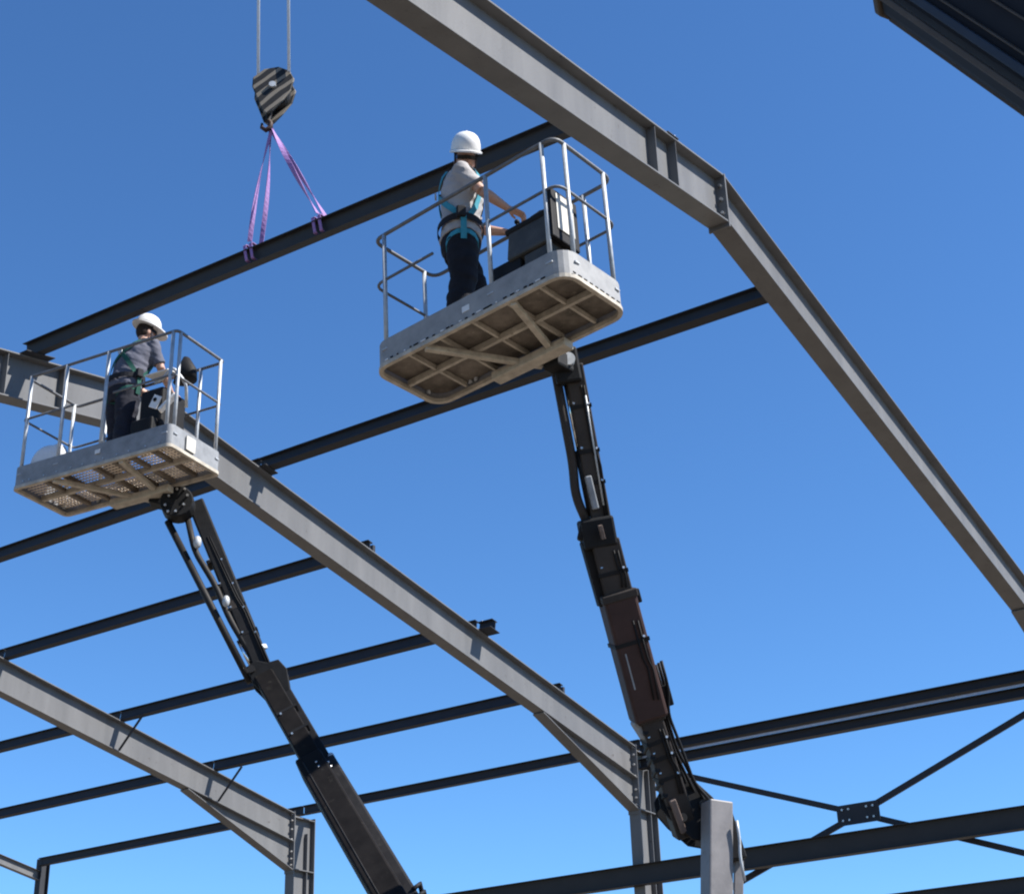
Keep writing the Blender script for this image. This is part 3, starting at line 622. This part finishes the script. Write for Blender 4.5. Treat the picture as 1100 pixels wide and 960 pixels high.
# ------------------------------------------------------------------ people
def person(org, hdg, label, lean=0, headturn=0, headtilt=0, headroll=0, arms=None, legs=None, shirt='shirt_light', web='teal', trous='trousers', hs=1.0, brim=.03, twist=0, size=1):
    root = empty('person', org, Matrix.Rotation(hdg, 3, 'Z') * size)
    # local: facing +Y, right hand +X. torso centre line leans forward with height
    def tc(z):
        k = max(0, z - .96); return V((0, lean * k + .10 * lean * k * k, z - .10 * lean * lean * max(0, k)))
    secs = [(.80, .165, .115), (.90, .175, .125), (.98, .165, .118), (1.06, .158, .113), (1.16, .165, .117), (1.26, .180, .125), (1.35, .190, .125), (1.42, .185, .112), (1.47, .145, .090), (1.50, .095, .070)]
    secs = [(z, a * 1.20, b * 1.20) for z, a, b in secs]
    tw = lambda z: twist * min(1, max(0, (z - .95) / .45))
    def ab(z):
        for (z0, a0, b0), (z1, a1, b1_) in zip(secs, secs[1:]):
            if z0 <= z <= z1:
                t = (z - z0) / (z1 - z0); return a0 + (a1 - a0) * t, b0 + (b1_ - b0) * t
        return secs[-1][1:] if z > 1.4 else secs[0][1:]
    def onT(z, phi, off=0):
        a, b = ab(z); ph = R(phi) ; r = Matrix.Rotation(tw(z), 3, 'Z')
        p = r @ V(((a + off) * math.cos(ph), (b + off) * math.sin(ph), 0)); n = (r @ V((math.cos(ph) / a, math.sin(ph) / b, 0))).normalized()
        return tc(z) + p, n
    def torso(m, grow, z0=.80, z1=1.51):
        L_ = []
        zs = [z0 + (z1 - z0) * i / 18 for i in range(19)]
        for z in zs:
            a, b = ab(z); r = Matrix.Rotation(tw(z), 3, 'Z'); L_.append((tc(z), r @ V((a + grow, 0, 0)), r @ V((0, b + grow, 0))))
        m.loft(L_, 28)
    sh = {s: tc(1.42) + Matrix.Rotation(twist, 3, 'Z') @ V((.205 * s, 0, 0)) for s in (1, -1)}
    neck = tc(1.48); hc = tc(1.50) + V((0, .02 + .03 * lean, .155)) ; 
    HR = Matrix.Rotation(headturn, 3, 'Z') @ Matrix.Rotation(headtilt, 3, 'X') @ Matrix.Rotation(headroll, 3, 'Y')
    hq = lambda v: hc + HR @ V(v)
    # continuous body
    bm_ = MB(); torso(bm_, -.035, .90)
    bm_.tube([neck - V((0, 0, .05)), neck + V((0, .01, .05)), hq((0, -.01, -.06))], [.062, .056, .055], 16)
    bm_.ell(hc + HR @ V((0, 0, .01)), (.075, .095, .115), HR); bm_.ell(hq((0, .035, -.065)), (.052, .055, .05), HR)
    bm_.tube([hq((0, .085, .015)), hq((0, .112, -.02)), hq((0, .085, -.03))], [.010, .017, .012], 8)         # nose
    bm_.ell(hq((0, .085, -.058)), (.024, .010, .009), HR)                                                     # mouth
    for s in (1, -1): bm_.ell(hq((s * .076, -.005, -.01)), (.012, .022, .034), HR); bm_.ell(hq((s * .030, .083, .022)), (.016, .010, .010), HR)
    for s in (1, -1):
        el, wr, hd = arms[s]; el, wr = V(el), V(wr)
        bm_.tube([sh[s] - V((s * .04, 0, 0)), sh[s], sh[s].lerp(el, .5), el], [.055, .056, .047, .040], 14)
        bm_.tube([el, el.lerp(wr, .3), wr], [.041, .043, .027], 14)
        hd = V(hd).normalized(); sd = hd.cross(V((0, 0, 1))).normalized(); up = sd.cross(hd)
        pc = wr + hd * .055
        bm_.loft([(wr - hd * .005, sd * .027, up * .020), (wr + hd * .03, sd * .038, up * .017), (wr + hd * .075, sd * .042, up * .015), (wr + hd * .095, sd * .038, up * .012)], 14)
        for k, ln in enumerate((.068, .078, .072, .056)):
            b0 = wr + hd * .088 + sd * (.030 - .020 * k); p1 = b0 + hd * ln * .5 - up * .006; p2 = b0 + hd * ln * .78 - up * .028; p3 = b0 + hd * ln * .80 - up * .052
            bm_.tube([b0 - hd * .02, p1, p2, p3], [.0095, .0095, .0085, .007], 8)
        t0 = wr + hd * .025 + sd * .03 * -s; bm_.tube([t0, t0 - sd * .035 * s + hd * .03, t0 - sd * .035 * s + hd * .062 - up * .015], [.013, .012, .009], 8)
    for s in (1, -1):
        kn_, an = V(legs[s][0]), V(legs[s][1]); hip = V((s * .09, 0, .90))
        bm_.tube([hip, hip.lerp(kn_, .5), kn_], [.085, .072, .052], 14); bm_.tube([kn_, kn_.lerp(an, .35), an, an - V((0, 0, .04))], [.052, .053, .036, .036], 14)
    body = bm_.build('body', M['skin'], root, remesh=.0065)
    # shirt with rumples
    m = MB(); torso(m, .010, .90, 1.50)
    for s in (1, -1):
        el = V(arms[s][0]); m.tube([sh[s] - V((s * .05, 0, 0)), sh[s] + V((0, 0, .005)), sh[s].lerp(el, .45), sh[s].lerp(el, .80)], [.07, .074, .068, .066], 16)
    st = m.build('shirt', M[shirt], root, remesh=.010)
    for v in st.data.vertices:
        p = v.co; q = V((p.x * 5, p.y * 5, p.z * 13 + p.x * 9)); v.co = p + v.normal * (.013 * noise.noise(q) + .006 * noise.noise(q * 2.3))
    # trousers
    m = MB(); m.loft([(V((0, 0, .76)), V((.16, 0, 0)), V((0, .125, 0))), (V((0, 0, .88)), V((.205, 0, 0)), V((0, .155, 0))), (tc(.98), V((.200, 0, 0)), V((0, .150, 0))), (tc(1.02), V((.190, 0, 0)), V((0, .140, 0)))], 24)
    for s in (1, -1):
        kn_, an = V(legs[s][0]), V(legs[s][1]); hip = V((s * .09, 0, .90))
        m.tube([hip, hip.lerp(kn_, .5), kn_, kn_.lerp(an, .5), an - V((0, 0, .03))], [.122, .118, .102, .098, .096], 16)
    tr_ = m.build('trousers', M[trous], root, remesh=.011)
    for v in tr_.data.vertices:
        p = v.co; q = V((p.x * 6, p.y * 6, p.z * 14)); v.co = p + v.normal * (.012 * noise.noise(q) + .006 * noise.noise(q * 2))
    for s in (1, -1):
        an = V(legs[s][1]); m = MB(); m.tube([an + V((0, 0, .08)), an, an - V((0, -.01, .05))], [.052, .050, .052], 14)
        m.loft([(an + V((0, .03, -.085)), V((.048, 0, 0)), V((0, .13, 0))), (an + V((0, .03, -.06)), V((.050, 0, 0)), V((0, .135, 0))), (an + V((0, .01, -.02)), V((.044, 0, 0)), V((0, .09, 0)))], 18)
        m.build('boot', M['boot'], root, remesh=.010)
    # hair under the helmet, beard and glasses
    m = MB(); m.ell(hq((0, -.020, .018)), (.083, .093, .108), HR); hair = m.build('hair', M['hair'], root, smooth=True)
    m = MB(); m.ell(hq((0, .040, -.078)), (.056, .057, .042), HR); m.build('beard', M['hair'], root, smooth=True) if hs > 1 else m.bm.free()
    m = MB(); m.ribbon([hq((-.078, .02, .022)), hq((-.066, .072, .022)), hq((-.03, .100, .022)), hq((0, .106, .026)), hq((.03, .100, .022)), hq((.066, .072, .022)), hq((.078, .02, .022))],
                       [HR @ V(v) for v in ((-1, .2, 0), (-.7, .7, 0), (-.2, 1, 0), (0, 1, 0), (.2, 1, 0), (.7, .7, 0), (1, .2, 0))], .032, .004)
    m.build('safety_glasses', M['glass'], root)
    # helmet
    hm = MB(); HZ = .038; prof = [(1.0, -.02), (1.0, .01), (.97, .045), (.88, .08), (.72, .108), (.5, .127), (.25, .137), (.02, .140)]
    hm.loft([(hq((0, -.005, .045 + HZ + z)), HR @ V((.115 * r, 0, 0)), HR @ V((0, .135 * r, 0))) for r, z in prof], 32)
    hl = hm.build('helmet', M['helmet'], root, smooth=True)
    bm2 = MB(); bm2.loft([(hq((0, .004 + brim * .4, .018 + HZ)), HR @ V((.124, 0, 0)), HR @ V((0, .148 + brim, 0))), (hq((0, .002 + brim * .4, .030 + HZ)), HR @ V((.125, 0, 0)), HR @ V((0, .149 + brim, 0))), (hq((0, 0, .038 + HZ)), HR @ V((.112, 0, 0)), HR @ V((0, .132, 0)))], 32)
    bm2.build('helmet_brim', M['helmet'], hl, smooth=False)
    MB().tube([hq((x * .13, y, .085 + z)) for x, y, z in ((0, -.12, 0), (0, -.08, .072), (0, 0, .132), (0, .08, .072), (0, .12, 0))], .010, 8).build('helmet_ridge', M['helmet'], hl, smooth=True)
    for s in (1, -1): MB().tube([hq((s * .085, .01, .06)), hq((s * .080, .03, -.05)), hq((s * .03, .05, -.115))], .006, 6).build('chin_strap', M['blackweb'], hl)
    # harness
    har = empty('harness', parent=root)
    def strap(path, mt, wd=.045, name='strap', off=.024):
        pts, ns = [], []
        for (z0, p0), (z1, p1) in zip(path, path[1:]):
            for k in range(9):
                t = k / 8; p, n = onT(z0 + (z1 - z0) * t, p0 + (p1 - p0) * t, off); pts.append(p); ns.append(n)
        m = MB(); m.ribbon(pts, ns, wd, .005); o = m.build(name, mt, har); return o
    wm = M[web]
    strap([(1.46, -130), (1.30, -85), (1.12, -40), (1.00, -5)], wm)
    strap([(1.46, -50), (1.30, -95), (1.12, -140), (1.00, -175)], wm)
    strap([(1.00, -180), (1.00, -90), (1.0, 0), (1.0, 90), (1.0, 180)], M['blackweb'], .05, off=.03)
    strap([(1.46, 50), (1.30, 60), (1.12, 40), (1.00, 15)], wm)
    strap([(1.46, 130), (1.30, 120), (1.12, 140), (1.00, 165)], M['blackweb'])
    for ph in (50, 130):                                           # over the shoulders
        pf, nf = onT(1.46, ph, .024); pk, nk = onT(1.46, -ph, .024); top = (pf + pk) / 2 + V((0, 0, .055))
        MB().ribbon([pf, (pf + top) / 2 + (nf + V((0, 0, 1))) * .012, top, (pk + top) / 2 + (nk + V((0, 0, 1))) * .012, pk], [nf, nf + V((0, 0, 1)), V((0, 0, 1)), nk + V((0, 0, 1)), nk], .045, .005).build('strap', wm if ph == 130 else M['blackweb'], har)
    for s in (1, -1):                                              # thigh loops
        hip = V((s * .09, 0, .90)); kn_ = V(legs[s][0]); c0 = hip.lerp(kn_, .22); dd = (kn_ - hip).normalized(); pts, ns = [], []
        for k in range(17):
            a = 2 * math.pi * k / 16; o_ = V((math.cos(a), math.sin(a), 0)); o_ = (o_ - dd * o_.dot(dd)).normalized(); pts.append(c0 + o_ * .118 + V((0, 0, .045 * s * o_.x))); ns.append(o_)
        MB().ribbon(pts, ns, .042, .005).build('thigh_strap', wm, har)
        p0, n0 = onT(1.0, 0 if s > 0 else 180, .035)
        MB().ribbon([p0, p0 + V((.005 * s, .0, -.10)), p0 + V((-.01 * s, 0, -.20))], [n0, n0, n0], .045, .006).build('hanging_strap', wm, har)
    MB().box(onT(1.02, -5, .05)[0], (.05, .07, .09)).build('belt_pouch', M['blackweb'], har, bevel=.01)
    p0, n0 = onT(1.33, -90, .045); MB().cyl(p0, p0 + n0 * .012, .030, 14).build('back_ring', M['galv'], har)
    tag(root, label, 'person'); return root

def inb(O, Rm, v): return O + Rm @ V(v)
# right worker: light grey shirt, turned away to the right, looking back over the right shoulder
p1o = inb(O1, ROT1, (-.35, .0, .115))
person(p1o, R(-138), 'worker in light grey t-shirt and teal harness, one hand on the basket console',
       lean=.05, headturn=R(-90), headtilt=R(-34), twist=R(-12),
       arms={1: ((.265, .13, 1.20), (.20, .335, 1.10), (-.1, .9, -.30)), -1: ((-.25, .17, 1.20), (-.12, .38, 1.10), (.2, .9, -.2))},
       legs={1: ((.15, .0, .50), (.15, -.06, .10)), -1: ((-.14, .13, .50), (-.15, .14, .10))}, hs=1.1, size=1.06)
p2o = inb(O2, ROT2, (-.02, .02, .10))
person(p2o, R(-97), 'worker in blue grey shirt with green harness straps, bending over a console',
       lean=.33, headturn=R(-10), headtilt=R(-14), twist=R(0),
       arms={1: ((.24, .26, 1.16), (.16, .46, 1.00), (-.1, .95, -.2)), -1: ((-.24, .30, 1.15), (-.12, .50, 1.02), (.2, .95, -.2))},
       legs={1: ((.11, -.02, .50), (.12, -.06, .10)), -1: ((-.12, .06, .50), (-.14, .06, .10))}, shirt='shirt_dark', web='green', trous='trousers2', brim=.05)

# ------------------------------------------------------------------ crane, hook block, slings
TIP = V((-1.8, 4.40, 20.4)); KP = V((-6.185, -3.895, 5.70)); cd = (TIP - KP).normalized(); BASE = KP - cd * 3.9
crane = empty('mobile_crane', (BASE.x - .6, BASE.y - 1.2, 0))
tag(crane, 'dark telescopic crane boom slanting through the top right corner', 'crane')
csd = cd.cross(V((0, 0, 1))).normalized(); cup = csd.cross(cd)
def boomsec(a, b, wd, hg, name):
    P = [(-wd / 2, -hg * .30), (-wd * .30, -hg / 2), (wd * .30, -hg / 2), (wd / 2, -hg * .30), (wd / 2, hg * .42), (wd * .42, hg / 2), (-wd * .42, hg / 2), (-wd / 2, hg * .42)]
    o = pb(MB().prism(P, a, b, csd, cup), name, M['crane'], crane, bevel=.02)
    for s in (-1, 1):
        for q, th, mt in ((-.38, .012, 'crane_brown'), (-.27, .016, 'crane_blue'), (-.19, .004, 'crane_brown'), (-.03, .004, 'crane_brown'), (.14, .005, 'rope'), (.30, .02, 'crane')):
            keep(MB().beam(a + csd * s * (wd / 2 + .012) * (1 if abs(q) < .3 else .99) + cup * hg * q, b - cd * .05 + csd * s * (wd / 2 + .012) * (1 if abs(q) < .3 else .99) + cup * hg * q, cup, .028, th * 2).build('rib', M[mt], None, bevel=.006), o)
    for q, th, mt in ((-.20, .014, 'crane_brown'), (-.07, .03, 'crane_blue'), (.06, .008, 'galv'), (.20, .02, 'crane')):
        keep(MB().beam(a + csd * wd * q - cup * (hg / 2 + .006), b - cd * .05 + csd * wd * q - cup * (hg / 2 + .006), cup, th * 2, .022).build('rib', M[mt], None, bevel=.004), o)
    return o
c1 = KP + cd * .50
boomsec(BASE, c1, .52, .60, 'boom_section'); boomsec(c1, KP + cd * 6, .44, .51, 'boom_section'); boomsec(KP + cd * 6, KP + cd * 12, .38, .44, 'boom_section'); boomsec(KP + cd * 12, TIP, .32, .36, 'boom_section')
pb(MB().prism([(-.275, -.19), (-.165, -.315), (.165, -.315), (.275, -.19), (.275, .27), (.23, .315), (-.23, .315), (-.275, .27)], c1 - cd * .05, c1, csd, cup), 'boom_collar', M['crane_brown'], crane, bevel=.01)
pb(MB().box(TIP + V((0, 0, -.15)), (.45, .8, .5)), 'boom_head', M['crane'], crane, bevel=.03)
pb(MB().box((BASE.x - .6, BASE.y - 1.0, .95), (2.4, 7.0, .5)), 'carrier', M['crane'], crane, bevel=.05)
pb(MB().box((BASE.x - .3, BASE.y - .3, 1.75), (1.8, 2.4, 1.1)), 'turntable', M['crane_blue'], crane, bevel=.08)
pb(MB().beam(BASE, BASE - V((0, 0, 1)), (0, 1, 0), .7, .7), 'boom_foot', M['crane'], crane, bevel=.03)
for yy in (-4, -2.6, .6, 2.0):
    for s in (-1, 1):
        w_ = pb(MB().cyl((BASE.x - .6 + s * .85, BASE.y - .3 + yy, .52), (BASE.x - .6 + s * 1.2, BASE.y - .3 + yy, .52), .52, 28), 'wheel', M['tyre'], crane, bevel=.04)
        keep(MB().cyl((BASE.x - .6 + s * 1.18, BASE.y - .3 + yy, .52), (BASE.x - .6 + s * 1.22, BASE.y - .3 + yy, .52), .26, 20).build('rim', M['riser'], None), w_)
HB = V((-1.8, 3.98, 11.63)); hz = V((0, .055, 1)).normalized()
hdir = V((.55, -.83, 0)).normalized()       # across the block
for s in (-1, 1):
    tp = TIP + V((0, .22 * -s * -1, -.3)); bt_ = HB + V((0, .205 * s, .22))
    pb(MB().cyl(bt_, V((-1.8, 4.37 + .21 * s, 20.2)), .016, 8), 'hoist_rope', M['rope'], crane, smooth=True)
hook = empty('hook_block', HB)
tag(hook, 'black hook block with pale diagonal stripes hanging on two wire ropes', 'hook block')
ol = [(x_ * .86, z_ * .95) for x_, z_ in [(-.14, .28), (.02, .33), (.16, .29), (.235, .18), (.22, .02), (.14, -.14), (.06, -.27), (0, -.32), (-.07, -.27), (-.15, -.12), (-.235, .03), (-.25, .15)]]
ha = V((.0, -1, 0)); hb = ha.cross(V((0, 0, 1)))
def hplate(name, mt, s, scl=1, th=.03, par=None):
    m = MB(); m.prism([(p[0] * scl, p[1] * scl) for p in ol], V((0, 0, 0)) + V((s - th / 2, 0, 0)), V((s + th / 2, 0, 0)), V((0, -1, 0)), V((0, 0, 1)))
    o = m.build(name, mt, None, bevel=.01); return o
# cheek plates lie in local XZ so the painted stripes run across them
def cheek(s):
    m = MB(); m.prism([(p[0], p[1]) for p in ol], V((0, s - .012, 0)), V((0, s + .012, 0)), V((1, 0, 0)), V((0, 0, 1))); return m.build('cheek_plate', M['stripe'], hook, bevel=.01)
cheek(-.09); cheek(.09)
m = MB(); m.cyl((0, -.07, .06), (0, -.005, .06), .165, 28); m.build('sheave', M['boom'], hook)
m = MB(); m.cyl((0, .005, .06), (0, .07, .06), .165, 28); m.build('sheave', M['boom'], hook)
MB().cyl((0, -.13, .06), (0, .13, .06), .035, 14).build('axle', M['galv'], hook)
MB().cyl((0, 0, -.32), (0, 0, -.16), .028, 12).build('hook_shank', M['boom'], hook)
MB().tube([(.0, 0, -.27), (.0, 0, -.30), (.035, 0, -.34), (.04, 0, -.39), (0, 0, -.43), (-.045, 0, -.40), (-.05, 0, -.35)], [.024, .024, .026, .028, .026, .02, .012], 10).build('hook', M['boom_red'], hook, smooth=True)
hook.rotation_euler = (R(-3), R(7), R(-55))
HK = HB + V((0, 0, -.40))
for i, (yy, tw_) in enumerate(((4.13, 0), (3.28, 1))):
    zp = 9.735 + .02 * (1 - i)
    sl_ = empty('lifting_sling', (-1.8, yy, zp))
    top = HK + V((0, .0, .0)); n = 22
    for q in (0, 1):
        bot = V((-1.8 + (.075 if q else -.075), yy, zp + .18)); pts, ns, ws = [], [], []
        for k in range(n + 1):
            t = k / n; p = bot.lerp(top + V((0, .01 * (1 if q else -1), 0)), t); p += V((.02 * math.sin(t * 3.1) * (1 if q else -1), .014 * math.sin(math.pi * t) * (1 - 2 * q) * (1 if i == 0 else .3), 0))
            a = (t * math.pi * (1.1 if i else .9) + (.1 if q else .5) + i * .9); pts.append(p); ns.append(V((math.cos(a), math.sin(a), 0))); ws.append(.046)
        keep(MB().ribbon(pts, ns, ws, .006).build('sling_leg', M['sling'], None), sl_)
    hw, z0, z1 = .066, zp - .012, zp + .172
    loop = fillet([(-1.8 - hw, yy, z1), (-1.8 - hw, yy, z0), (-1.8 + hw, yy, z0), (-1.8 + hw, yy, z1)], .02, True, 3)
    loop.append(loop[0]); cc = V((-1.8, yy, (z0 + z1) / 2))
    for dy in (-.035, .04):
        keep(MB().ribbon([p + V((0, dy + (.03 if p.z > cc.z else 0), 0)) for p in loop], [(p - cc) for p in loop], .034, .006).build('choker_loop', M['sling'], None), sl_)
    tag(sl_, ('left one of the two violet slings hanging from the hook block' if i == 0 else 'right one of the two violet slings hanging from the hook block'), 'sling', 'lifting slings under the hook block')
